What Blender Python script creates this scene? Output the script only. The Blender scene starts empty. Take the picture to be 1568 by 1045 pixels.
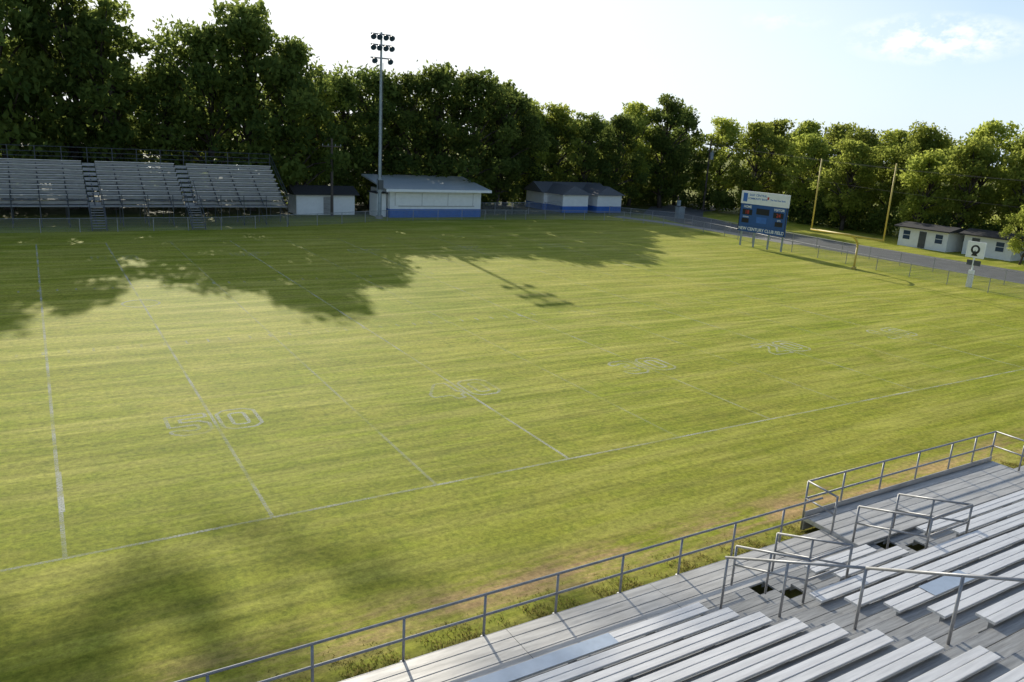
import bpy, math, random
import numpy as np
from mathutils import Vector, Matrix
random.seed(7); rng=np.random.default_rng(11)
scn=bpy.context.scene
# ---------------------------------------------------------------- helpers
def link(o): scn.collection.objects.link(o); return o
class MB:
    def __init__(s): s.v=[];s.f=[];s.m=[]
    def add(s,vs,fs,mi=0):
        b=len(s.v); s.v+= [tuple(v) for v in vs]; s.f+=[tuple(i+b for i in f) for f in fs]; s.m+=[mi]*len(fs)
    def box(s,x0,x1,y0,y1,z0,z1,mi=0):
        s.add([(x0,y0,z0),(x1,y0,z0),(x1,y1,z0),(x0,y1,z0),(x0,y0,z1),(x1,y0,z1),(x1,y1,z1),(x0,y1,z1)],
              [(0,3,2,1),(4,5,6,7),(0,1,5,4),(1,2,6,5),(2,3,7,6),(3,0,4,7)],mi)
    def plank(s,x0,x1,y0,y1,z0,z1,mi=0,b=0.012):
        pr=[(y0,z0),(y1,z0),(y1,z1-b),(y1-b,z1),(y0+b,z1),(y0,z1-b)]
        n=len(pr); vs=[(x0,y,z) for y,z in pr]+[(x1,y,z) for y,z in pr]
        fs=[(i,(i+1)%n,n+(i+1)%n,n+i) for i in range(n)]+[tuple(range(n))[::-1],tuple(range(n,2*n))]
        s.add(vs,fs,mi)
    def tube(s,a,b,r,mi=0,n=8,r2=None):
        a=Vector(a);b=Vector(b);d=(b-a).normalized();r2=r if r2 is None else r2
        u=d.cross(Vector((0,0,1)) if abs(d.z)<.9 else Vector((1,0,0))).normalized();w=d.cross(u)
        vs=[a+(u*math.cos(2*math.pi*i/n)+w*math.sin(2*math.pi*i/n))*r for i in range(n)]
        vs+=[b+(u*math.cos(2*math.pi*i/n)+w*math.sin(2*math.pi*i/n))*r2 for i in range(n)]
        fs=[(i,(i+1)%n,n+(i+1)%n,n+i) for i in range(n)]+[tuple(range(n))[::-1],tuple(range(n,2*n))]
        s.add(vs,fs,mi)
    def path(s,pts,r,mi=0,n=8):
        for a,b in zip(pts[:-1],pts[1:]): s.tube(a,b,r,mi,n)
    def prism(s,poly,axis,a,b,mi=0):
        n=len(poly)
        if axis=='x': vs=[(a,p,q) for p,q in poly]+[(b,p,q) for p,q in poly]
        else: vs=[(p,a,q) for p,q in poly]+[(p,b,q) for p,q in poly]
        s.add(vs,[(i,(i+1)%n,n+(i+1)%n,n+i) for i in range(n)]+[tuple(range(n))[::-1],tuple(range(n,2*n))],mi)
    def obj(s,name,mats,parent=None,smooth=False):
        me=bpy.data.meshes.new(name);me.from_pydata(s.v,[],s.f)
        for m in mats: me.materials.append(m)
        me.polygons.foreach_set("material_index",s.m)
        if smooth: me.polygons.foreach_set("use_smooth",[True]*len(s.f))
        me.update(); o=link(bpy.data.objects.new(name,me))
        if parent: o.parent=parent
        return o
def empty(name):
    return link(bpy.data.objects.new(name,None))
def newmat(name):
    m=bpy.data.materials.new(name);m.use_nodes=True;nt=m.node_tree;nt.nodes.clear()
    o=nt.nodes.new('ShaderNodeOutputMaterial');return m,nt,o
def N(nt,t,**k):
    n=nt.nodes.new(t)
    for a,b in k.items(): setattr(n,a,b)
    return n
def simple(name,col,rough=.6,metal=0.,var=.15,scale=3.,bump=0.,stretch=(1,1,1),spec=.5):
    m,nt,o=newmat(name);L=nt.links.new
    p=N(nt,'ShaderNodeBsdfPrincipled');p.inputs['Roughness'].default_value=rough;p.inputs['Metallic'].default_value=metal
    p.inputs['Specular IOR Level'].default_value=spec
    g=N(nt,'ShaderNodeNewGeometry');mp=N(nt,'ShaderNodeMapping');mp.inputs['Scale'].default_value=stretch
    L(g.outputs['Position'],mp.inputs['Vector'])
    n=N(nt,'ShaderNodeTexNoise');n.inputs['Scale'].default_value=scale;n.inputs['Detail'].default_value=4;n.inputs['Roughness'].default_value=.65
    L(mp.outputs[0],n.inputs['Vector'])
    r=N(nt,'ShaderNodeMapRange');r.inputs['From Min'].default_value=.3;r.inputs['From Max'].default_value=.7
    r.inputs['To Min'].default_value=1-var;r.inputs['To Max'].default_value=1+var;L(n.outputs['Fac'],r.inputs['Value'])
    h=N(nt,'ShaderNodeHueSaturation');h.inputs['Color'].default_value=(*col,1);L(r.outputs[0],h.inputs['Value'])
    L(h.outputs[0],p.inputs['Base Color'])
    if bump:
        b=N(nt,'ShaderNodeBump');b.inputs['Strength'].default_value=bump;b.inputs['Distance'].default_value=.02
        L(n.outputs['Fac'],b.inputs['Height']);L(b.outputs[0],p.inputs['Normal'])
    L(p.outputs[0],o.inputs['Surface']);return m
# ---------------------------------------------------------------- materials
M={}
M['alu']=simple('aluminium_plank',(.78,.76,.74),.42,.3,.14,2.2,.1,(.5,6,6))
M['alu_far']=simple('aluminium_plank_weathered',(.74,.72,.70),.42,.4,.10,2.2,.1,(.5,6,6))
M['alu_foot']=simple('aluminium_footboard',(.34,.335,.325),.5,.35,.30,2.5,.15,(.6,9,6))
M['galv']=simple('galvanised_steel',(.34,.34,.35),.5,.5,.2,6)
M['alu_blue']=simple('plank_blueish',(.46,.53,.62),.4,.4,.1,3)
M['walk']=simple('walkway_deck',(.52,.50,.47),.5,.35,.25,1.5,.15,(.6,5,6))
M['white']=simple('white_paint',(.88,.87,.85),.6,0,.05,2,.1)
M['blue']=simple('blue_paint',(.05,.16,.50),.5,0,.12,2)
M['roofmetal']=simple('metal_roof',(.72,.75,.74),.4,.3,.08,2,.1,(8,.3,1))
M['roofdark']=simple('shingle_roof',(.055,.052,.052),.9,0,.3,8,.3)
M['roofgrey']=simple('grey_shingle_roof',(.13,.13,.135),.85,0,.25,8,.3)
M['concrete']=simple('concrete',(.36,.34,.31),.9,0,.2,2,.2)
M['asphalt']=simple('asphalt',(.12,.12,.12),.9,0,.25,.7,.1)
M['yellow']=simple('goal_yellow',(.62,.46,.10),.5,0,.12,2)
M['wood']=simple('pole_wood',(.10,.08,.065),.9,0,.3,6,.3,(1,1,.2))
M['poleg']=simple('pole_grey',(.34,.38,.40),.5,.2,.15,3)
M['dark']=simple('dark_void',(.02,.02,.022),.9,0,.3,3)
M['darkmetal']=simple('dark_steel',(.10,.105,.11),.6,.3,.2,3)
M['glass']=simple('window_glass',(.04,.07,.12),.15,0,.1,1)
M['lamp']=simple('lamp_housing',(.10,.11,.12),.5,.5,.1,3)
M['bark']=simple('bark',(.07,.055,.04),.95,0,.35,5,0,(1,1,.3))
M['red']=simple('red_paint',(.5,.05,.04),.5)
M['navy']=simple('navy_panel',(.03,.10,.30),.45,0,.1,1)
M['black']=simple('black_paint',(.015,.015,.018),.5)

def chainlink():
    m,nt,o=newmat('chain_link');L=nt.links.new
    g=N(nt,'ShaderNodeNewGeometry');s=N(nt,'ShaderNodeSeparateXYZ');L(g.outputs['Position'],s.inputs[0])
    a=N(nt,'ShaderNodeMath',operation='ADD');L(s.outputs['X'],a.inputs[0]);L(s.outputs['Y'],a.inputs[1])
    fs=[]
    for sg in (1,-1):
        b=N(nt,'ShaderNodeMath',operation='MULTIPLY_ADD');L(s.outputs['Z'],b.inputs[0]);b.inputs[1].default_value=sg;L(a.outputs[0],b.inputs[2])
        c=N(nt,'ShaderNodeMath',operation='PINGPONG');L(b.outputs[0],c.inputs[0]);c.inputs[1].default_value=.04
        d=N(nt,'ShaderNodeMath',operation='LESS_THAN');L(c.outputs[0],d.inputs[0]);d.inputs[1].default_value=.0045;fs.append(d)
    mx=N(nt,'ShaderNodeMath',operation='MAXIMUM');L(fs[0].outputs[0],mx.inputs[0]);L(fs[1].outputs[0],mx.inputs[1])
    t=N(nt,'ShaderNodeBsdfTransparent');p=N(nt,'ShaderNodeBsdfDiffuse');p.inputs['Color'].default_value=(.30,.31,.32,1)
    mix=N(nt,'ShaderNodeMixShader');L(mx.outputs[0],mix.inputs[0]);L(t.outputs[0],mix.inputs[1]);L(p.outputs[0],mix.inputs[2]);L(mix.outputs[0],o.inputs['Surface']);return m
M['chain']=chainlink()

def chalk():
    m,nt,o=newmat('chalk_line');L=nt.links.new
    g=N(nt,'ShaderNodeNewGeometry')
    n=N(nt,'ShaderNodeTexNoise');n.inputs['Scale'].default_value=20;n.inputs['Detail'].default_value=3;L(g.outputs['Position'],n.inputs['Vector'])
    n2=N(nt,'ShaderNodeTexNoise');n2.inputs['Scale'].default_value=.6;n2.inputs['Detail'].default_value=5;L(g.outputs['Position'],n2.inputs['Vector'])
    a=N(nt,'ShaderNodeMapRange');a.inputs['From Min'].default_value=.3;a.inputs['From Max'].default_value=.7;a.inputs['To Min'].default_value=.25;L(n.outputs['Fac'],a.inputs['Value'])
    b=N(nt,'ShaderNodeMapRange');b.inputs['From Min'].default_value=.38;b.inputs['From Max'].default_value=.66;b.inputs['To Min'].default_value=.2;b.inputs['To Max'].default_value=1.0;L(n2.outputs['Fac'],b.inputs['Value'])
    c=N(nt,'ShaderNodeMath',operation='MULTIPLY');L(a.outputs[0],c.inputs[0]);L(b.outputs[0],c.inputs[1])
    d=N(nt,'ShaderNodeMath',operation='MULTIPLY');L(c.outputs[0],d.inputs[0])
    at=N(nt,'ShaderNodeAttribute',attribute_name='opac');L(at.outputs['Fac'],d.inputs[1])
    t=N(nt,'ShaderNodeBsdfTransparent');p=N(nt,'ShaderNodeBsdfDiffuse');p.inputs['Color'].default_value=(.74,.74,.66,1)
    mix=N(nt,'ShaderNodeMixShader');L(d.outputs[0],mix.inputs[0]);L(t.outputs[0],mix.inputs[1]);L(p.outputs[0],mix.inputs[2]);L(mix.outputs[0],o.inputs['Surface']);return m
M['chalk']=chalk()

def grass():
    m,nt,o=newmat('grass_turf');L=nt.links.new
    g=N(nt,'ShaderNodeNewGeometry')
    def noise(scale,detail=4,rot=0,sc=(1,1,1),rough=.6,dist=0):
        mp=N(nt,'ShaderNodeMapping');mp.inputs['Rotation'].default_value=(0,0,rot);mp.inputs['Scale'].default_value=sc
        L(g.outputs['Position'],mp.inputs['Vector']);n=N(nt,'ShaderNodeTexNoise');n.inputs['Scale'].default_value=scale;n.inputs['Detail'].default_value=detail;n.inputs['Roughness'].default_value=rough;n.inputs['Distortion'].default_value=dist
        L(mp.outputs[0],n.inputs['Vector']);return n.outputs['Fac']
    def mr(x,a,b,c,d):
        r=N(nt,'ShaderNodeMapRange');r.inputs['From Min'].default_value=a;r.inputs['From Max'].default_value=b;r.inputs['To Min'].default_value=c;r.inputs['To Max'].default_value=d;L(x,r.inputs['Value']);return r.outputs[0]
    def mul(x,y):
        q=N(nt,'ShaderNodeMath',operation='MULTIPLY');L(x,q.inputs[0]);L(y,q.inputs[1]);return q.outputs[0]
    def mix(f,a,b):
        q=N(nt,'ShaderNodeMix',data_type='RGBA');L(f,q.inputs[0])
        for s,v in ((6,a),(7,b)):
            if isinstance(v,tuple): q.inputs[s].default_value=(*v,1)
            else: L(v,q.inputs[s])
        return q.outputs[2]
    big=noise(.06,3,rough=.65);mid=noise(.35,4,rough=.7,dist=.6);mid2=noise(1.5,4,rough=.75);streak=noise(1,5,math.radians(24),(.08,.8,1),.72,.4);streak2=noise(1,5,math.radians(19),(.15,2.6,1),.72,.4);fine=noise(6,5,rough=.85)
    c=mix(mr(big,.38,.62,0,1),(.270,.305,.020),(.365,.360,.040))
    c=mix(mr(mid,.45,.72,0,.55),c,(.43,.375,.075))
    c=mix(mr(mid2,.33,.55,.6,0),c,(.185,.245,.014))
    c=mix(mr(streak,.46,.64,0,.65),c,(.47,.425,.10))
    v=mul(mul(mr(streak,.3,.7,.91,1.09),mr(streak2,.32,.68,.74,1.26)),mr(fine,.32,.68,.62,1.36))
    s=N(nt,'ShaderNodeSeparateXYZ');L(g.outputs['Position'],s.inputs[0])
    a=N(nt,'ShaderNodeMath',operation='ADD');L(s.outputs['Y'],a.inputs[0]);a.inputs[1].default_value=5.4
    ab=N(nt,'ShaderNodeMath',operation='ABSOLUTE');L(a.outputs[0],ab.inputs[0])
    band=mr(ab.outputs[0],.2,1.2,1,0);xr=mul(mr(s.outputs['X'],2,8,.6,1),mr(s.outputs['X'],20,40,1,.6))
    dn=mr(noise(.8,5,0,(.45,1.5,1),.75),.42,.58,0,.8)
    dirt=mul(mul(band,xr),dn)
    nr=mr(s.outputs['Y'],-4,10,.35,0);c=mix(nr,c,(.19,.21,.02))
    c=mix(dirt,c,(.50,.31,.16))
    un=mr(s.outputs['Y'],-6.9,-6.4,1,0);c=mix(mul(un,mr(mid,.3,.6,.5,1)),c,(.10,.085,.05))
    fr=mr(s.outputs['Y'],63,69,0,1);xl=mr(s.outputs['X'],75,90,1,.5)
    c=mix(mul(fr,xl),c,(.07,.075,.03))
    h=N(nt,'ShaderNodeHueSaturation');L(c,h.inputs['Color']);L(v,h.inputs['Value'])
    p=N(nt,'ShaderNodeBsdfPrincipled');p.inputs['Roughness'].default_value=.8;p.inputs['Specular IOR Level'].default_value=.1
    L(h.outputs[0],p.inputs['Base Color'])
    b=N(nt,'ShaderNodeBump');b.inputs['Strength'].default_value=.35;b.inputs['Distance'].default_value=.06;L(fine,b.inputs['Height']);L(b.outputs[0],p.inputs['Normal'])
    L(p.outputs[0],o.inputs['Surface']);return m
M['grass']=grass()

def leaf(name,ca,cb,tr=.4):
    m,nt,o=newmat(name);L=nt.links.new
    at=N(nt,'ShaderNodeAttribute',attribute_name='lv');oi=N(nt,'ShaderNodeObjectInfo')
    q=N(nt,'ShaderNodeMix',data_type='RGBA');L(at.outputs['Fac'],q.inputs[0]);q.inputs[6].default_value=(*ca,1);q.inputs[7].default_value=(*cb,1)
    r=N(nt,'ShaderNodeMapRange');r.inputs['To Min'].default_value=.8;r.inputs['To Max'].default_value=1.35;L(oi.outputs['Random'],r.inputs['Value'])
    h=N(nt,'ShaderNodeHueSaturation');L(q.outputs[2],h.inputs['Color']);L(r.outputs[0],h.inputs['Value'])
    d=N(nt,'ShaderNodeBsdfDiffuse');t=N(nt,'ShaderNodeBsdfTranslucent');L(h.outputs[0],d.inputs['Color'])
    h2=N(nt,'ShaderNodeHueSaturation');h2.inputs['Hue'].default_value=.485;h2.inputs['Value'].default_value=2.2;L(h.outputs[0],h2.inputs['Color']);L(h2.outputs[0],t.inputs['Color'])
    mx=N(nt,'ShaderNodeMixShader');mx.inputs[0].default_value=tr;L(d.outputs[0],mx.inputs[1]);L(t.outputs[0],mx.inputs[2]);L(mx.outputs[0],o.inputs['Surface']);return m
M['leafA']=leaf('foliage_dark',(.045,.072,.020),(.125,.160,.036),.5)
M['leafB']=leaf('foliage_light',(.105,.140,.028),(.24,.275,.054),.55)
M['weed']=leaf('weed_blades',(.12,.12,.03),(.24,.21,.07),.4)

# ---------------------------------------------------------------- trees
def leaf_arrays(cent,rad,count,size,r):
    n=len(cent);w=rad.prod(1)**(2/3);idx=r.choice(n,count,p=w/w.sum())
    d=r.normal(size=(count,3));d/=np.linalg.norm(d,axis=1)[:,None]
    rr=r.uniform(.2,1,count)**.5
    rr*=1+.30*np.sin(d[:,0]*7+idx)*np.sin(d[:,1]*6+2*idx)+.15*r.normal(size=count)
    P=cent[idx]+d*rad[idx]*rr[:,None]
    a=r.normal(size=(count,3));a/=np.linalg.norm(a,axis=1)[:,None]
    nrm=d*.3+r.normal(size=(count,3))*.7;b=np.cross(nrm,a);b/=np.linalg.norm(b,axis=1)[:,None]+1e-9
    s=size*r.uniform(.5,1.5,count)[:,None]
    V=np.stack([P-a*s,P+b*s*.5,P+a*s,P-b*s*.5],1).reshape(-1,3)
    return V,r.uniform(0,1,count)*.6+.4*((np.sin(idx*12.9)+1)/2)
def tree_mesh(name,seed,H,R,base,count,size,leafmat,clumps=34,off=(0,0),prad=(.16,.34),tk=1.,flat=False,ysq=1.,keep=None):
    r=np.random.default_rng(seed);mb=MB()
    tr=(.018*H+.08)*tk;pts=[];x=y=0;top=.72 if not flat else .9
    for i in range(7):
        z=H*top*i/6;e_=(i/6)**(2 if not flat else 9);pts.append((x+off[0]*e_*.7,y+off[1]*e_*.7,z));q_=.012 if not flat else .004;x+=r.normal()*q_*H;y+=r.normal()*q_*H
    for i in range(6): mb.tube(pts[i],pts[i+1],tr*(1-i/7.5),0,8,tr*(1-(i+1)/7.5))
    C=[];Rr=[];ph=r.uniform(0,6.28);
    for k in range(clumps):
        t=(k+.5)/clumps;z=base+(H-base)*(t**.85)
        u=(z-base)/(H-base);prof=R*(math.sin(math.pi*min(1,(u*.84+.14)))**.7) if not flat else R
        ang=k*2.399+r.uniform(-.5,.5);prof*=1+.28*math.sin(2*ang+ph)+.18*math.sin(3*ang+2*ph+4*u)
        q=prof*(r.uniform(.3,.92) if not flat else r.uniform(0,1)**.5)
        c=np.array([math.cos(ang)*q+off[0],math.sin(ang)*q*ysq+off[1],z+r.normal()*.5]);rad=R*r.uniform(*prad)
        if z+rad*.6>H: c[2]=H-rad*.6*r.uniform(.5,2.2)
        C.append(c);Rr.append([rad,rad,rad*r.uniform(.5,.95)])
        i=min(5,max(1,int((z*.75)/(H*.72)*6))) if not flat else 6;p0=pts[i]
        mid=((p0[0]+c[0])/2,(p0[1]+c[1])/2,(p0[2]+c[2])/2+.3);lr=tr*.32 if not flat else .03
        mb.tube(p0,mid,lr,0,5,lr*.7);mb.tube(mid,tuple(c),lr*.7,0,5,lr*.2)
    V,lv=leaf_arrays(np.array(C),np.array(Rr),count,size,r)
    if keep is not None:
        kk=keep(V.reshape(-1,4,3).mean(1));V=V.reshape(-1,4,3)[kk].reshape(-1,3);lv=lv[kk]
    nb=len(mb.v);nf=len(mb.f)
    me=bpy.data.meshes.new(name)
    allv=np.concatenate([np.array(mb.v),V]);nl=len(V)//4
    loops=[i for f in mb.f for i in f];sizes=[len(f) for f in mb.f]
    loops=np.concatenate([np.array(loops),np.arange(nl*4)+nb]).astype(np.int32);sizes=np.concatenate([np.array(sizes),np.full(nl,4)])
    starts=np.concatenate([[0],np.cumsum(sizes)[:-1]]).astype(np.int32)
    me.vertices.add(len(allv));me.vertices.foreach_set('co',allv.astype(np.float32).ravel())
    me.loops.add(len(loops));me.loops.foreach_set('vertex_index',loops)
    me.polygons.add(len(sizes));me.polygons.foreach_set('loop_start',starts)
    me.materials.append(M['bark']);me.materials.append(leafmat)
    me.polygons.foreach_set('material_index',np.concatenate([np.zeros(nf),np.ones(nl)]).astype(np.int32))
    a=me.attributes.new('lv','FLOAT','FACE');a.data.foreach_set('value',np.concatenate([np.zeros(nf),lv]).astype(np.float32))
    me.update(calc_edges=True);me.validate();return me
VAR=[]
for i in range(7):
    H=16;VAR.append((tree_mesh('tree_mesh_%d'%i,100+i,H,5.0+.5*(i%3),1.6+.6*(i%3),8000,.26,M['leafA'] if i<4 else M['leafB'],46+4*(i%3)),H))
VAR.append((tree_mesh('tree_mesh_7',140,16,5.6,3.8,8000,.26,M['leafB'],46),16))
def tree(x,y,h,v=None,sx=None,name='deciduous_tree'):
    v=random.randrange(7) if v is None else v
    me,H=VAR[v];o=link(bpy.data.objects.new(name,me));s=h/H;sx=s*random.uniform(.85,1.1) if sx is None else sx
    o.location=(x,y,-.05);o.scale=(sx,sx,s);o.rotation_euler=(0,0,random.uniform(0,6.28));return o
F=[(-14,72,25,0),(-7.5,72.5,24.5,1),(-1.5,72.5,24.0,2),(3.5,73,23.3,3),(7.2,72.5,20.0,0),(12.6,74,14.3,1),(16.8,73,19.2,2),(21,71.5,21.2,3),(25,70.5,18.2,1),(28,73,14.5,5),(32,74.5,15.3,0),
(36,74.5,16.6,2),(40,74,16.0,3),(44.5,73,17.3,1),(49,72,16.9,1),(53,74,16.2,0),(57,78,15.9,2),(61.5,80,14.5,5),(66,79,14.3,4),(70.2,76.5,13.2,3),(75,76,13.4,1),(80.5,79,15.4,6),(84.5,76,16.6,0),
(91,80,15.4,3),(97,76,14.2,4),(104,72,14.5,4),(104,66,14.3,6),(103,59,14.0,4),(99,52,13.0,5),(97,46,13.0,6),(95,41,13.5,7),(98,35,14.3,6),(97,29,13.8,7),(98,23,13.2,4),(98,16,13.6,6),(100,9,13,5),(101,1,13,4),
(90.5,37,10.5,7),(91,31.5,12,7),(91.5,26,11.5,7),(83.5,21.6,5.8,7),(92,14,12,4),(91,48,11.5,4),(93,56,12,5),(91,64,13.4,6),(89,20,11,6)]
for x,y,h,v in F: tree(x+random.uniform(-.4,.4),y+random.uniform(-.5,.5),h,v)
for i in range(22):
    t=i/21
    if t<.7: x=-16+t/.7*118;y=83+random.uniform(-3,4)
    else: x=110+random.uniform(-2,6);y=80-(t-.7)/.3*85
    h=(14.5 if 5<x<28 else 18 if x<5 else 13)*random.uniform(.9,1.0);tree(x,y,h,sx=h/16*1.35)
def undergrowth(name,segs,count,mat):
    r=np.random.default_rng(5);C=[];Rr=[]
    for (x0,y0,x1,y1,n,h) in segs:
        for k in range(n):
            t=(k+r.uniform())/n;C.append([x0+(x1-x0)*t+r.normal()*.8,y0+(y1-y0)*t+r.normal()*1.0,h*r.uniform(.2,.75)]);q=r.uniform(1.0,2.0);Rr.append([q*1.2,q,h*r.uniform(.3,.6)])
    V,lv=leaf_arrays(np.array(C),np.array(Rr),count,.22,r);V[:,2]=np.abs(V[:,2]);n=len(V)//4
    me=bpy.data.meshes.new(name);me.vertices.add(len(V));me.vertices.foreach_set('co',V.astype(np.float32).ravel())
    me.loops.add(n*4);me.loops.foreach_set('vertex_index',np.arange(n*4,dtype=np.int32));me.polygons.add(n);me.polygons.foreach_set('loop_start',(np.arange(n)*4).astype(np.int32))
    me.materials.append(mat);a=me.attributes.new('lv','FLOAT','FACE');a.data.foreach_set('value',lv.astype(np.float32));me.update(calc_edges=True);me.validate()
    return link(bpy.data.objects.new(name,me))
undergrowth('undergrowth_shrubs',[(-16,77,60,78,44,3.),(60,81,90,80,26,4.),(90,76,94,55,18,3.6),(94,55,92,38,14,4.2),(90,37,90.5,18,14,3.5),(94,18,96,0,12,3.5)],54000,M['leafA'])
# added tree: crown above view, gaps cut sunward, to shade and dapple near turf
PX,PY=4.6,74.5
hr=np.random.default_rng(21)
gaps=[(hr.uniform(-3.5,8),hr.uniform(-8.5,6.5),hr.uniform(.42,.70)) for _ in range(40)]
T=1/math.tan(math.radians(23.1));SX,SY=.143*T,.99*T;SE=math.sin(math.radians(23.1))
def keepf(P):
    gx=P[:,0]+PX-P[:,2]*SX;gy=P[:,1]+PY-P[:,2]*SY;k=np.ones(len(P),bool)
    for a_,b_,c_ in gaps: k&=((gx-a_)**2+((gy-b_)*SE*1.3)**2)>c_**2
    return k
tallme=tree_mesh('added_shade_tree_mesh',300,39.0,7.2,34.0,9500,.17,M['leafA'],80,(8.6,3),(.12,.21),.35,True,.3,keepf)
o=link(bpy.data.objects.new('added_shade_tree',tallme));o.location=(PX,PY,-.0)

# ---------------------------------------------------------------- ground & road
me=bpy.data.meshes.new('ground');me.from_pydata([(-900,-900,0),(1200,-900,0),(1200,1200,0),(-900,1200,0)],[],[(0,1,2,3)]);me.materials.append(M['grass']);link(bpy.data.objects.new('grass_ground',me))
r_=np.random.default_rng(3);n=24000
px=r_.uniform(-2,30,n);py=-6.9+np.abs(r_.normal(size=n))*.45;keep=np.sin(px*3.1)+np.sin(px*7.7+py*4)+r_.normal(size=n)*.7>.2;px=px[keep];py=py[keep];n=len(px)
hh=r_.uniform(.02,.09,n)*np.clip(1.2-(py+6.9)*.6,.35,1.2);an=r_.uniform(0,6.28,n);wv=.012
dx=np.cos(an)*wv;dy_=np.sin(an)*wv;lx=r_.normal(size=n)*.04;ly=r_.normal(size=n)*.04
V=np.stack([np.stack([px-dx,py-dy_,np.zeros(n)],1),np.stack([px+dx,py+dy_,np.zeros(n)],1),np.stack([px+lx,py+ly,hh],1)],1).reshape(-1,3)
me=bpy.data.meshes.new('grass_tufts');me.vertices.add(len(V));me.vertices.foreach_set('co',V.astype(np.float32).ravel());me.loops.add(n*3);me.loops.foreach_set('vertex_index',np.arange(n*3,dtype=np.int32));me.polygons.add(n);me.polygons.foreach_set('loop_start',(np.arange(n)*3).astype(np.int32))
me.materials.append(M['weed']);a=me.attributes.new('lv','FLOAT','FACE');a.data.foreach_set('value',r_.uniform(0,1,n).astype(np.float32));me.update(calc_edges=True);me.validate();link(bpy.data.objects.new('grass_tufts',me))
def ribbon(name,cl,wid,z,mat):
    mb=MB();L=[];Rr=[]
    for i,(x,y) in enumerate(cl):
        a=Vector(cl[max(0,i-1)]);b=Vector(cl[min(len(cl)-1,i+1)]);d=(b-a).normalized();n=Vector((-d.y,d.x))
        L.append((x+n.x*wid/2,y+n.y*wid/2,z));Rr.append((x-n.x*wid/2,y-n.y*wid/2,z))
    for i in range(len(cl)-1): mb.add([L[i],Rr[i],Rr[i+1],L[i+1]],[(0,1,2,3)])
    return mb.obj(name,[mat])
ribbon('road',[(76,-60),(75.5,-20),(75,10),(74.6,30),(74.5,45),(75,56),(78,66),(86,74),(100,79)],8.5,.004,M['asphalt'])
ribbon('gravel_path',[(66.6,64.5),(69,57),(70.0,48),(70.4,38)],2.2,.008,M['concrete'])
# ---------------------------------------------------------------- field markings
vs=[];fs=[];op=[]
def strip(x0,y0,x1,y1,w,o):
    d=Vector((x1-x0,y1-y0));d.normalize();n=Vector((-d.y,d.x))*w/2;b=len(vs)
    vs.extend([(x0+n.x,y0+n.y,.005),(x0-n.x,y0-n.y,.005),(x1-n.x,y1-n.y,.005),(x1+n.x,y1+n.y,.005)]);fs.append((b,b+1,b+2,b+3));op.append(o)
S=4.572
strip(-14,-.0,59.4,.0,.10,.75);strip(-14,48.77,59.4,48.77,.1,.4);strip(59.44,0,59.44,48.77,.1,.2);strip(50.3,0,50.3,48.77,.1,.25)
for k in range(-3,11):
    strip(k*S,.06,k*S,48.7,.10,{0:.85,1:.8,2:.4,3:.75}.get(k,.5 if k%2 else .3))
strip(0.03,2.4,0.03,5.0,.13,1.2)
x=-12.
while x<48:
    for yy in (17.7,31.0):
        strip(x,yy-.25,x,yy+.25,.1,.6 if x<24 else .3)
    x+=.9144
def octa(x0,y0,x1,y1,c): return [(x0+c,y0),(x1-c,y0),(x1,y0+c),(x1,y1-c),(x1-c,y1),(x0+c,y1),(x0,y1-c),(x0,y0+c)]
DG={'0':[octa(0,0,4,6,.9),octa(1.2,1.2,2.8,4.8,.3)],
'5':[[(0,.9),(.9,0),(3.1,0),(4,.9),(4,2.9),(3.1,3.8),(1.3,3.8),(1.3,4.8),(4,4.8),(4,6),(0,6),(0,2.7),(2.6,2.7),(2.8,2.4),(2.8,1.4),(2.5,1.2),(1.5,1.2),(1.3,1.6),(0,1.6)]],
'4':[[(2.5,0),(3.7,0),(3.7,1.3),(4.2,1.3),(4.2,2.4),(3.7,2.4),(3.7,6),(2.2,6),(0,2.4),(0,1.3),(2.5,1.3)]],
'3':[[(0,.9),(.9,0),(3.1,0),(4,.9),(4,2.6),(3.6,3),(4,3.4),(4,5.1),(3.1,6),(.9,6),(0,5.1),(0,4.4),(1.2,4.4),(1.5,4.8),(2.6,4.8),(2.8,4.4),(2.6,3.5),(1.5,3.5),(1.5,2.5),(2.6,2.5),(2.8,1.6),(2.6,1.2),(1.5,1.2),(1.2,1.6),(0,1.6)]],
'2':[[(0,0),(4,0),(4,1.2),(1.6,1.2),(4,3.4),(4,5.1),(3.1,6),(.9,6),(0,5.1),(0,4.2),(1.2,4.2),(1.4,4.8),(2.6,4.8),(2.8,4),(0,1.4)]],
'1':[[(.8,0),(3.4,0),(3.4,1),(2.8,1),(2.8,6),(1.7,6),(.8,5),(.8,4),(1.5,4.3),(1.5,1),(.8,1)]]}
def digits(t,cx,cy,o,flip=1):
    u=.305;w=len(t)*4*u+(len(t)-1)*.35
    for i,ch in enumerate(t):
        ox=-w/2+i*(4*u+.35)
        for pl in DG[ch]:
            q=[(cx+flip*(ox+a*u),cy+flip*(b*u-.915)) for a,b in pl]
            for p,r_ in zip(q,q[1:]+q[:1]): strip(*p,*r_,.12,o)
for k,t,o in ((1,'50',.75),(3,'40',.7),(5,'30',.7),(7,'20',.75),(9,'10',.7),(-1,'40',.7)):
    digits(t,k*S,7.35,o);digits(t,k*S,41.6,.35,-1)
for i in range(28):
    a=i/28*6.283;b=(i+1)/28*6.283;strip(4.5+.9*math.cos(a),26.3+.9*math.sin(a),4.5+.9*math.cos(b),26.3+.9*math.sin(b),.12,1.)
me=bpy.data.meshes.new('field_markings');me.from_pydata(vs,[],fs);me.materials.append(M['chalk']);a=me.attributes.new('opac','FLOAT','FACE');a.data.foreach_set('value',op)
for i,v in enumerate(me.vertices): v.co.z=.004+.00001*(i//4)
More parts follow.
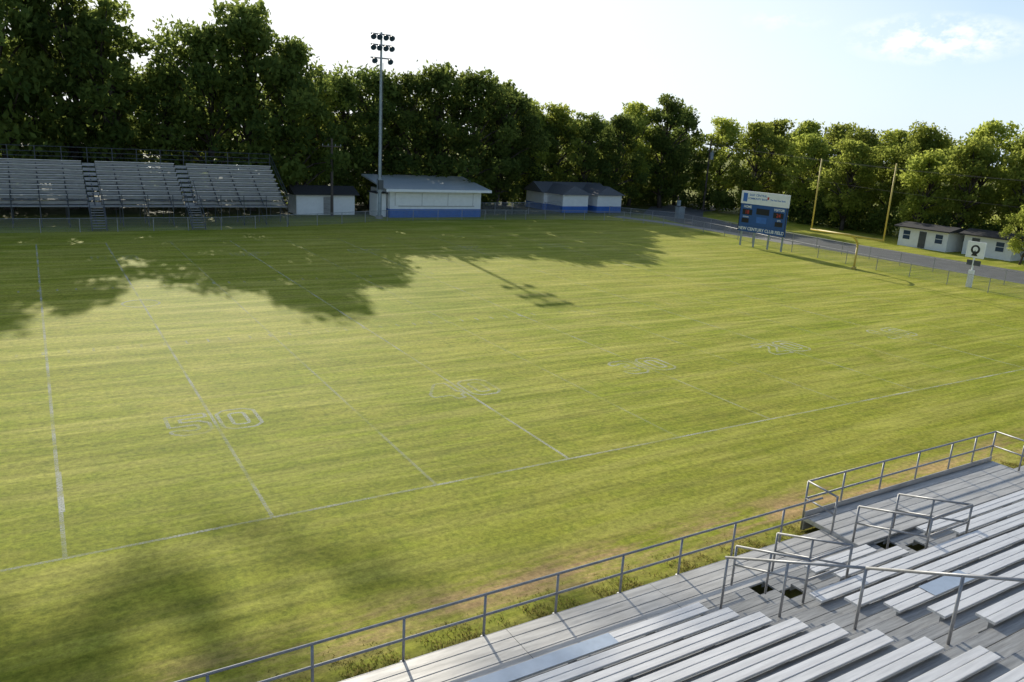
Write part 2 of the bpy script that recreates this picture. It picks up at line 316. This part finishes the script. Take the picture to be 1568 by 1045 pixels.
link(bpy.data.objects.new('field_markings',me))

# ---------------------------------------------------------------- near grandstand
g=empty('aluminium_grandstand')
ZW=.32;NR=14;dy=.737;dz=.338
def rowY(k): return -8.65-dy*k
def rowZ(k): return .75+dz*k
seats=MB();foot=MB();fr=MB()
XA0,XA1=10.9,12.25
def runs(k):
    a=[(-22,XA0)]
    if k==0: a+= [(14.1,16.3),(18.3,40)]
    elif k==1: a+=[(13.9,16.3),(18.3,40)]
    else: a+=[(XA1,40)]
    return a
for k in range(NR):
    y=rowY(k);z=rowZ(k)
    for x0,x1 in runs(k):
        xs=[x0]
        q=x0
        while q+6.2<x1: q+=5.6;xs.append(q)
        xs.append(x1)
        for a,b in zip(xs[:-1],xs[1:]):
            j1,j2=random.uniform(-.004,.004),random.uniform(-.004,.004)
            seats.plank(a+.008,b-.008,y-.155+j1,y-.004,z-.045,z+j1,0,.008);seats.plank(a+.008,b-.008,y+.004,y+.155+j2,z-.045,z+j2,0,.008)
        q=x0+.4
        while q<x1:
            fr.box(q-.02,q+.02,y-.10,y+.10,z-.43+.002,z-.05,0);q+=1.83
    zf=z-.43
    segs=[(-22,12.85),(13.35,17.3),(17.8,40)] if k<2 else [(-22,40)]
    for x0,x1 in segs:
        foot.plank(x0,x1,y+.14,y+.36,zf-.04,zf,0,.006);foot.plank(x0,x1,y+.368,y+.565 if k==0 else y+.60,zf-.04,zf,0,.006)
        fr.box(x0,x1,y+.604,y+.616,zf-.17,zf-.005,0)
    foot.box(XA0+.08,XA1-.08,y-.16,y+.13,zf+.002,zf+.17,0)
walk=MB()
x=-22.
while x<16.2:
    for j in range(4): walk.plank(x,x+3.65,-8.08+.27*j,-7.82+.27*j,ZW-.045,ZW,0,.008)
    x+=3.66
for j in range(4): walk.plank(18.25,40,-8.08+.27*j,-7.82+.27*j,ZW-.045,ZW-.004,0,.008)
walk.obj('walkway',[M['walk']],g)
fr.box(-22,16.1,-7.0,-6.985,ZW-.2,ZW-.01,0)
for i in range(22):
    xx=-21+i*2.9
    fr.tube((xx,-8.3,ZW-.45),(xx,rowY(NR),rowZ(NR)-1.0),.04,0,6)
    for k in (1,4,8,12): fr.tube((xx,rowY(k),0),(xx,rowY(k),rowZ(k)-.65),.035,0,6)
seats.obj('seat_planks',[M['alu']],g);foot.obj('footboards',[M['alu_foot']],g);fr.obj('frame',[M['galv']],g)
rl=MB()
R_=.027
post0=5.13;sp=1.675
xs=[post0+sp*i for i in range(-12,7)]
for xx in xs:
    rl.tube((xx,-6.95,ZW-.28),(xx,-6.95,ZW+.87),R_,0,8);rl.box(xx-.05,xx+.05,-7.0+.016,-6.93+.02,ZW-.16,ZW-.04,0)
for zz in (ZW+.87,ZW+.42): rl.tube((xs[0],-6.95,zz),(16.6,-6.95,zz),R_,0,8)
PZ=.42
foot2=MB()
for j in range(6): foot2.plank(16.7,25.7,-8.1+.27*j,-7.84+.27*j,PZ-.045,PZ,0,.008)
foot2.box(16.7,25.7,-6.46,-6.44,PZ-.4,PZ+.14,0)
foot2.box(16.68,16.698,-8.1,-6.46,PZ-.12,PZ-.004,0)
foot2.obj('landing_deck',[M['walk']],g)
for xx in [16.7,18.2,19.9,21.6,23.3,24.6,25.7]: rl.tube((xx,-6.41,PZ-.4),(xx,-6.41,PZ+.98),R_,0,8)
for zz in (PZ+.98,PZ+.5):
    rl.tube((16.7,-6.41,zz),(25.7,-6.41,zz),R_,0,8)
    rl.tube((25.7,-6.41,zz),(25.7,-8.2,zz),R_,0,8);rl.tube((16.7,-6.41,zz),(16.7,-7.3,zz-.05),R_,0,8)
rl.tube((25.7,-8.2,0),(25.7,-8.2,PZ+.98),R_,0,8);rl.tube((25.7,-7.3,PZ),(25.7,-7.3,PZ+.98),R_,0,8);rl.tube((16.7,-7.3,.1),(16.7,-7.3,PZ+.95),R_,0,8)
hx=11.45
def hz(y): return 1.65+(-8.55-y)*.459
for a,b in ((-8.55,-11.5),(-11.5,-14.4),(-14.4,-17.5)):
    rl.tube((hx,a,hz(a)),(hx,b,hz(b)),R_,0,8)
for yy in (-8.6,-10.0,-11.5,-13.,-14.5,-16): rl.tube((hx,yy,hz(yy)-1.35),(hx,yy,hz(yy)),R_,0,8)
def guard(xx,y0,y1,zt,rise):
    z0=zt;z1=zt+rise
    rl.path([(xx,y0,z0-.95),(xx,y0,z0),(xx,y1,z1),(xx,y1,z1-.95)],R_,0,8)
    rl.tube((xx,y0,z0-.45),(xx,y1,z1-.45),R_*.9,0,8)
    ym=(y0+y1)/2;rl.tube((xx,ym,z0+rise/2-.95),(xx,ym,z0+rise/2),R_*.9,0,8)
for xx in (12.45,13.75): guard(xx,-7.95,-9.75,1.35,.62)
for xx in (16.55,18.15): guard(xx,-8.0,-9.75,1.45,.5)
for x0,x1 in ((12.45,13.75),(16.55,18.15)):
    for zz in (1.97-.02,1.52): rl.tube((x0,-9.75,zz),(x1,-9.75,zz),R_,0,8)
rl.obj('guard_rails',[M['galv']],g,smooth=True)
st=MB()
for x0,x1 in ((12.85,13.35),(17.3,17.8)):
    for s_ in range(4): st.plank(x0,x1,-8.5-.26*s_,-8.26-.26*s_,.1+.02*s_,.14+.02*s_,0,.005)
st.obj('entry_steps',[M['alu_foot']],g)
bl=MB()
for (x0,x1,k) in ((5.3,8.6,0),(13.3,14.6,4),(19.6,22,3)): bl.plank(x0,x1,rowY(k)-.162,rowY(k)+.162,rowZ(k)+.006,rowZ(k)+.011,0,.002)  # thin bluish strips tinting parts of three seat rows
bl.obj('bluish_plank_strips',[M['alu_blue']],g)

# ---------------------------------------------------------------- far bleachers
fb=empty('visitor_bleachers');a=MB();b=MB();c=MB()
X0,X1=-16,21.3
aisles=(4.7,12.6)
def fy(k): return 60.0+.62*k
def fz(k): return 2.2+.385*k
for k in range(9):
    segs=[];p=X0
    for ai in aisles: segs.append((p,ai-.55));p=ai+.55
    segs.append((p,X1))
    for x0,x1 in segs:
        a.box(x0,x1,fy(k)-.13,fy(k)+.13,fz(k)-.05,fz(k),0)
        b.box(x0,x1,fy(k)+.14,fy(k)+.16,fz(k)-.38,fz(k)-.1,0)
    b.box(X0,X1,fy(k)-.44,fy(k)-.14,fz(k)-.46,fz(k)-.42,0)
    for ai in aisles: b.box(ai-.5,ai+.5,fy(k)-.13,fy(k)+.13,fz(k)-.42,fz(k)-.2,0)
b.box(X0,X1,58.6,59.55,1.72,1.77,0)
x=X0
while x<=X1+.01:
    if all(abs(x-ai)>.5 for ai in aisles):
        c.tube((x,58.6,0),(x,58.6,2.8),.035,0,5)
    c.tube((x,61.5,0),(x,61.5,2.9),.05,0,5);c.tube((x,65.2,0),(x,65.2,6.45),.04,0,5);c.tube((x,59,1.5),(x,65.2,5.0),.05,0,5);c.tube((x,58.8,.1),(x,61.5,1.6),.03,0,5)
    x+=2.07
for zz in (2.8,2.3):
    for x0,x1 in ((X0,aisles[0]-.55),(aisles[0]+.55,aisles[1]-.55),(aisles[1]+.55,X1)): c.tube((x0,58.6,zz),(x1,58.6,zz),.03,0,5)
for zz in (6.45,6.0,5.6): c.tube((X0,65.2,zz),(X1,65.2,zz),.028,0,5)
for q in (0,.5): c.tube((X1,58.6,2.8-q),(X1,65.2,6.45-q),.03,0,5)
for ai in aisles:
    for s_ in range(9):
        b.box(ai-.5,ai+.5,58.55-.28*s_-.28,58.55-.28*s_,1.72-.19*s_-.04,1.72-.19*s_,0)
    for sx in (-.55,.55):
        c.tube((ai+sx,58.55,2.75),(ai+sx,56.0,1.0),.035,0,5);c.tube((ai+sx,58.55,1.75),(ai+sx,56.0,0.05),.05,0,5);c.tube((ai+sx,56.0,0),(ai+sx,56.0,1.0),.035,0,5)
        c.tube((ai+sx,59.5,2.7),(ai+sx,61.5,3.9),.03,0,5);c.tube((ai+sx,59.5,1.8),(ai+sx,59.5,2.7),.03,0,5)
a.obj('seat_planks',[M['alu_far']],fb);b.obj('deck_boards',[M['alu_foot']],fb);c.obj('frame_and_rails',[M['darkmetal']],fb)

# ---------------------------------------------------------------- buildings
e=empty('concession_building');w=MB()
w.box(34.3,45.9,64.6,70.5,.95,2.95,0);w.box(34.28,45.92,64.58,70.52,0,.95,1)
w.box(35.3,45.0,64.52,64.575,1.25,1.31,2);
w.box(34.9,44.9,64.55,64.597,1.32,2.75,0)
for xx in (34.9,38.2,41.5,44.8): w.box(xx-.02,xx+.02,64.53,64.549,1.33,2.74,2)
w.obj('walls',[M['white'],M['blue'],M['alu_foot']],e)
w=MB();w.prism([(63.5,3.05),(63.5,3.22),(71.3,4.35),(71.3,4.15)],'x',33.4,46.7,0)
w.box(33.4,46.7,63.46,63.495,2.95,3.24,1);w.obj('roof',[M['roofmetal'],M['white']],e)
w=MB();w.box(33.0,34.1,65.2,67.5,0,2.6,0);w.box(32.8,34.2,65.0,67.6,2.603,2.72,1);w.obj('side_lean_to',[M['white'],M['roofdark']],e)
e=empty('storage_shed');w=MB();w.box(24.6,31.2,67.4,70.5,0,2.15,0);w.box(27.6,28.5,67.36,67.396,.05,2.0,2);w.obj('walls',[M['white'],M['blue'],M['alu_foot']],e)
w=MB();w.prism([(66.9,2.2),(66.9,2.32),(69,3.1),(71,2.32),(71,2.2)],'x',24.2,31.6,0);w.obj('roof',[M['roofdark']],e)
e=empty('field_house');w=MB()
for x0,x1 in ((61.0,65.2),(66.8,71.0)):
    w.box(x0,x1,69.2,73.0,.85,2.35,0);w.box(x0-.02,x1+.02,69.18,73.0,0,.85,1)
w.box(60.4,71,73.01,77.5,.85,2.35,0);w.box(60.38,71.02,73.005,77.52,0,.85,1)
w.box(65.5,66.5,72.9,72.97,.1,2.1,2)
w.obj('walls',[M['white'],M['blue'],M['dark']],e)
w=MB()
for x0,x1 in ((60.6,65.7),(66.3,71.4)):
    xm=(x0+x1)/2
    w.add([(x0,68.8,2.38),(x1,68.8,2.38),(x1,74,2.38),(x0,74,2.38),(xm,69.6,3.55),(xm,75,3.55)],[(0,1,4),(1,2,5,4),(3,0,4,5),(0,3,2,1)],0)
w.prism([(72.6,2.36),(75.2,3.7),(77.9,2.36)],'x',59.9,71.6,0);w.obj('roof',[M['roofgrey']],e)
def house(x0,x1,y0,y1,h,rp,name='white_house'):
    e=empty(name);w=MB();w.box(x0,x1,y0,y1,0,h,0)
    n=max(2,int((y1-y0)/1.9))
    for i in range(n):
        yc=y0+(i+.5)*(y1-y0)/n
        if i==n//2: w.box(x0-.06,x0-.002,yc-.4,yc+.4,.05,1.85,2)
        else:
            w.box(x0-.03,x0-.002,yc-.42,yc+.42,.8,1.75,1);w.box(x0-.05,x0-.031,yc-.48,yc-.42,.75,1.8,3);w.box(x0-.05,x0-.031,yc+.42,yc+.48,.75,1.8,3);w.box(x0-.05,x0-.031,yc-.41,yc+.41,1.25,1.3,3)
    w.obj('walls',[M['white'],M['glass'],M['darkmetal'],M['white']],e)
    w=MB();xm=(x0+x1)/2;w.prism([(x0-.6,h-.1),(x0-.6,h+.02),(xm,h+rp),(x1+.6,h+.02),(x1+.6,h-.1)],'y',y0-.4,y1+.4,0);w.obj('roof',[M['roofdark']],e)
    w=MB();w.prism([(x0,h-.005),(x1,h-.005),(xm,h+rp*.82)],'y',y0+.001,y1-.001,0);w.obj('gables',[M['white']],e)
house(84.6,87.8,29.9,35.6,2.2,.45);house(85.6,88.6,23.6,28.7,2.2,.5)

# ---------------------------------------------------------------- poles
def curve_up(n): return [i/n*math.pi/2 for i in range(n+1)]
w=MB();H=19.3
bx,by=32.65,63.6
w.tube((bx,by,0),(bx,by,H),.20,0,12,.10);w.tube((bx,by,2.9),(bx,by,4.3),.30,0,12);w.box(bx-.28,bx+.28,by-.45,by-.2,3.2,4.2,1);w.tube((bx,by,.0),(bx,by,.35),.4,2,12)
w.tube((bx+.22,by,0),(bx+.22,by,H-3),.03,1,6)
for zz in (H-.2,H-1.25,H-2.55):
    w.box(bx-1.15,bx+1.15,by-.06,by+.06,zz-.06,zz+.06,1)
    for dx in ((-1.0,-.35,.35,1.0) if zz>H-2 else (-.85,.85)):
        cx_=bx+dx;dirv=Vector((0.05*dx,-.8,-.55)).normalized();c0=Vector((cx_,by-.08,zz-.08))
        w.tube(c0,c0+dirv*.22,.12,1,10,.2);w.tube(c0+dirv*.22,c0+dirv*.45,.2,1,12,.31);w.tube(c0+dirv*.45,c0+dirv*.5,.31,3,12)
w.obj('floodlight_pole',[M['poleg'],M['lamp'],M['concrete'],M['glass']],smooth=False)
def upole(x,y,h,tr=True,name='utility_pole'):
    w=MB();w.tube((x,y,0),(x,y,h),.17,0,10,.11);w.box(x-1.1,x+1.1,y-.06,y+.06,h-.9,h-.78,0)
    for dx in (-1,-.4,.4,1): w.tube((x+dx,y,h-.78),(x+dx,y,h-.6),.04,1,6)
    if tr: w.tube((x+.1,y-.42,h-3),(x+.1,y-.42,h-1.9),.28,1,12);w.tube((x+.1,y-.42,h-1.9),(x+.1,y-.42,h-1.7),.08,1,8);w.box(x-.05,x+.05,y-.3,y,h-2.4,h-2.3,1)
    return w.obj(name,[M['wood'],M['poleg']])
upole(89.3,71.6,10.8);upole(28.2,66.3,8.3,False);upole(81,-14,9.5,False)
w=MB()
for dx,h0 in ((-1,10.2),(1,10.2),(0,7.6)):
    P_=[(89.3+dx+(81-89.3)*t,71.6+(-14-71.6)*t,h0+(h0-1.3-h0)*t-5.5*t*(1-t)) for t in [i/16 for i in range(17)]]
    w.path(P_,.012,0,4)
w.obj('power_lines',[M['black']])
w=MB();X=59.44;yc=24.38
arc=[(61.3,yc,0),(61.3,yc,1.9)]+[(X+.0+1.86*math.cos(t),yc,1.9+1.15*math.sin(t)) for t in curve_up(8)]
w.path(arc,.09,0,12)
w.tube((X,yc-3.6,3.05),(X,yc+3.6,3.05),.085,0,10)
for s_ in (-3.56,3.56): w.tube((X,yc+s_,3.05),(X,yc+s_,9.2),.06,0,10)
w.tube((61.3,yc,0),(61.3,yc,.2),.2,0,12);w.obj('goal_post',[M['yellow']],smooth=True)
w=MB();w.box(63.25,63.45,15.2,15.6,0,1.35,0);w.tube((63.35,15.4,1.35),(63.35,15.4,2.5),.07,0,8)
w.box(63.28,63.42,14.7,16.1,2.35,3.6,0);w.box(63.30,63.40,14.85,15.9,1.75,2.15,2)
w.tube((63.27,15.4,3.0),(63.275,15.4,3.0),.36,1,20);w.tube((63.262,15.4,3.02),(63.268,15.4,3.02),.2,0,20);w.prism([(15.15,2.5),(15.65,2.5),(15.4,2.95)],'x',63.25,63.262,1)
w.obj('stadium_sign',[M['white'],M['black'],M['darkmetal']])
w=MB();w.box(74.8,75.9,61.5,62.2,0,1.5,0);w.tube((75.3,62.4,0),(75.3,62.4,3.0),.08,1,8);w.box(75.1,75.5,62.0,62.35,1.7,2.4,0);w.box(74.7,76.0,61.4,62.3,1.503,1.56,0);w.obj('electrical_cabinet',[M['poleg'],M['wood']])
e=empty('scoreboard')
A=Vector((62.4,39.1,0));B=Vector((63.0,33.7,0));ax=(B-A).normalized();nn=Vector((ax.y,-ax.x,0));
if nn.x>0: nn=-nn
def SB(mb,u0,u1,z0,z1,d0,d1,mi):
    p=[]
    for z in (z0,z1):
        for (u,d) in ((u0,d0),(u1,d0),(u1,d1),(u0,d1)): p.append(A+ax*u+nn*d+Vector((0,0,z)))
    mb.add(p,[(0,3,2,1),(4,5,6,7),(0,1,5,4),(1,2,6,5),(2,3,7,6),(3,0,4,7)],mi)
w=MB();Wd=5.5
SB(w,0,Wd,4.3,5.55,0,.25,0)
SB(w,.05,Wd-.05,2.15,4.28,0,.22,1)
SB(w,0,Wd,1.5,2.13,.02,.2,1)
SB(w,.0,.06,1.5,4.3,.221,.25,2);SB(w,Wd-.06,Wd,1.5,4.3,.221,.25,2)
for u0,u1,z0,z1 in ((.35,1.5,3.2,3.75),(4.0,5.15,3.2,3.75),(.35,1.2,2.4,2.85),(4.3,5.15,2.4,2.85),(2.0,3.5,3.35,3.95)): SB(w,u0,u1,z0,z1,.221,.24,2);
for u0,u1,z0,z1 in ((2.1,3.3,2.5,3.1),): SB(w,u0,u1,z0,z1,.221,.24,3)
SB(w,.25,.75,4.5,5.35,.251,.262,3);SB(w,3.1,3.3,4.9,5.15,.251,.262,4)
for u in (.3,1.9,3.6,5.2): SB(w,u-.07,u+.07,0,4.4,-.16,-.02,5)
w.obj('panels',[M['white'],M['navy'],M['black'],M['blue'],M['red'],M['poleg']],e)
rotm=Matrix((ax,Vector((0,0,1)),nn)).transposed().to_4x4()
def text(s_,u,z,size,mat,d=.256,al='CENTER'):
    cu=bpy.data.curves.new('lettering','FONT');cu.body=s_;cu.size=size;cu.align_x=al;cu.align_y='CENTER';cu.offset=.006*size/.3
    o=bpy.data.objects.new('lettering',cu);link(o);p=A+ax*u+nn*d+Vector((0,0,z))
    o.matrix_world=Matrix.Translation(p)@rotm;cu.materials.append(mat);o.parent=e;return o
text('NEW CENTURY CLUB FIELD',2.75,1.8,.43,M['white'],.205)
text('EAST CENTRAL',2.0,5.2,.3,M['blue'],.256);text('COMMUNITY BANK',2.0,4.85,.26,M['blue']);text('The Real Deal Bank',4.3,4.9,.22,M['blue'])
text('HOME',.9,4.0,.34,M['white'],.226);text('VISITOR',4.6,4.0,.34,M['white'],.226)
text('18',.9,3.46,.5,M['red'],.246);text('24',4.6,3.46,.5,M['red'],.246)
text('DOWN',.8,2.98,.2,M['white'],.226);text('QTR',4.7,2.98,.2,M['white'],.226)

def fence(name,pts,h,step=3.0,gate=None):
    w=MB();c=MB()
    for (x0,y0),(x1,y1) in zip(pts[:-1],pts[1:]):
        Ln=math.hypot(x1-x0,y1-y0);n=max(1,round(Ln/step))
        for i in range(n): 
            t=i/n;w.tube((x0+(x1-x0)*t,y0+(y1-y0)*t,0),(x0+(x1-x0)*t,y0+(y1-y0)*t,h+.03),.032,0,6)
        w.tube((x0,y0,h),(x1,y1,h),.024,0,6)
        c.add([(x0,y0,.03),(x1,y1,.03),(x1,y1,h-.02),(x0,y0,h-.02)],[(0,1,2,3)],0)
    e=empty(name);w.obj('posts_and_rail',[M['galv']],e);c.obj('wire_mesh',[M['chain']],e)
fence('chain_link_fence',[(-20,53.9),(-2.4,55.1),(14.4,55.6),(24,58.2),(32.7,61.4),(45,61.8),(56,61.5),(63.8,59.5),(67,52),(66.6,45),(64.6,37),(63.6,30),(62.6,20),(62.2,10),(62,-30)],1.15)
fence('chain_link_fence',[(66.5,66),(71,58),(70.6,48),(69.6,38),(68.6,28),(68.0,18),(68,-20)],1.2)
fence('chain_link_fence',[(46.5,66.5),(60,68.2)],1.5)

# ---------------------------------------------------------------- camera
cx=np.array([0.0562,-18.2727,9.6472]);yaw,p,r=.5546,.2562,.0569
Fv=Vector((math.sin(yaw)*math.cos(p),math.cos(yaw)*math.cos(p),-math.sin(p)));R0=Fv.cross(Vector((0,0,1))).normalized();U0=R0.cross(Fv)
Rv=R0*math.cos(r)+U0*math.sin(r);Uv=-R0*math.sin(r)+U0*math.cos(r)
cam=bpy.data.cameras.new('camera');co=link(bpy.data.objects.new('camera',cam));cam.sensor_width=36;cam.lens=1198.1/1568*36;cam.clip_end=4000
mm=Matrix((Rv,Uv,-Fv)).transposed().to_4x4();mm.translation=Vector(cx);co.matrix_world=mm;scn.camera=co
# ---------------------------------------------------------------- light
el=math.radians(23.1);az=math.atan2(.143,.99)
sd=Vector((math.sin(az)*math.cos(el),math.cos(az)*math.cos(el),math.sin(el)))
sl=bpy.data.lights.new('sun','SUN');sl.energy=5;sl.angle=math.radians(.53);sl.color=(1,.94,.80)
so=link(bpy.data.objects.new('sun',sl));so.rotation_euler=sd.to_track_quat('Z','Y').to_euler()
wd=bpy.data.worlds.new('World');scn.world=wd;wd.use_nodes=True;nt=wd.node_tree;nt.nodes.clear();L=nt.links.new
sky=N(nt,'ShaderNodeTexSky',sky_type='NISHITA');sky.sun_disc=False;sky.sun_elevation=el;sky.sun_rotation=az;sky.air_density=1.0;sky.dust_density=.5;sky.ozone_density=2.0
tc=N(nt,'ShaderNodeTexCoord')
def vm(op,a,b=None):
    n=N(nt,'ShaderNodeVectorMath',operation=op)
    for i,q in enumerate((a,b)):
        if q is None: continue
        if isinstance(q,tuple): n.inputs[i].default_value=q
        else: L(q,n.inputs[i])
    return n
masks=[]
for c,sc,st_ in (((.8365,.5336,.1242),(12,12,42),1.0),((.742,.656,.142),(22,22,90),.35)):
    s1=vm('SUBTRACT',tc.outputs['Generated'],c);s2=vm('MULTIPLY',s1.outputs[0],sc);ln=vm('LENGTH',s2.outputs[0])
    r1=N(nt,'ShaderNodeMapRange');r1.inputs['From Min'].default_value=.2;r1.inputs['From Max'].default_value=1.2;r1.inputs['To Min'].default_value=st_;r1.inputs['To Max'].default_value=0;L(ln.outputs['Value'],r1.inputs['Value']);masks.append(r1.outputs[0])
ad=N(nt,'ShaderNodeMath',operation='ADD');L(masks[0],ad.inputs[0]);L(masks[1],ad.inputs[1])
mp=N(nt,'ShaderNodeMapping');mp.inputs['Scale'].default_value=(1,1,1.8);L(tc.outputs['Generated'],mp.inputs['Vector'])
ns=N(nt,'ShaderNodeTexNoise');ns.inputs['Scale'].default_value=34;ns.inputs['Detail'].default_value=6;ns.inputs['Roughness'].default_value=.6;L(mp.outputs[0],ns.inputs['Vector'])
r2=N(nt,'ShaderNodeMapRange');r2.inputs['From Min'].default_value=.42;r2.inputs['From Max'].default_value=.60;L(ns.outputs['Fac'],r2.inputs['Value'])
ml=N(nt,'ShaderNodeMath',operation='MULTIPLY');ml.use_clamp=True;L(ad.outputs[0],ml.inputs[0]);L(r2.outputs[0],ml.inputs[1])
sz=N(nt,'ShaderNodeSeparateXYZ');L(tc.outputs['Generated'],sz.inputs[0])
hz_=N(nt,'ShaderNodeMapRange');hz_.inputs['From Min'].default_value=0;hz_.inputs['From Max'].default_value=.30;hz_.inputs['To Min'].default_value=.95;hz_.inputs['To Max'].default_value=.0;L(sz.outputs['Z'],hz_.inputs['Value'])
hm=N(nt,'ShaderNodeMix',data_type='RGBA');L(hz_.outputs[0],hm.inputs[0]);L(sky.outputs[0],hm.inputs[6]);hm.inputs[7].default_value=(5.7,6.8,7.9,1)
dt=vm('DOT_PRODUCT',tc.outputs['Generated'],tuple(sd));r3=N(nt,'ShaderNodeMapRange');r3.inputs['From Min'].default_value=.62;r3.inputs['From Max'].default_value=.92;r3.inputs['To Min'].default_value=0;r3.inputs['To Max'].default_value=.85;L(dt.outputs['Value'],r3.inputs['Value'])
hm2=N(nt,'ShaderNodeMix',data_type='RGBA');L(r3.outputs[0],hm2.inputs[0]);L(hm.outputs[2],hm2.inputs[6]);hm2.inputs[7].default_value=(7.8,8.0,8.0,1)
mx=N(nt,'ShaderNodeMix',data_type='RGBA');L(ml.outputs[0],mx.inputs[0]);L(hm2.outputs[2],mx.inputs[6]);mx.inputs[7].default_value=(9,9,9.2,1)
bg=N(nt,'ShaderNodeBackground');bg.inputs['Strength'].default_value=.14;L(mx.outputs[2],bg.inputs['Color']);ow=N(nt,'ShaderNodeOutputWorld');L(bg.outputs[0],ow.inputs['Surface'])
scn.view_settings.view_transform='Standard';scn.view_settings.look='None';scn.view_settings.exposure=0;scn.view_settings.gamma=1
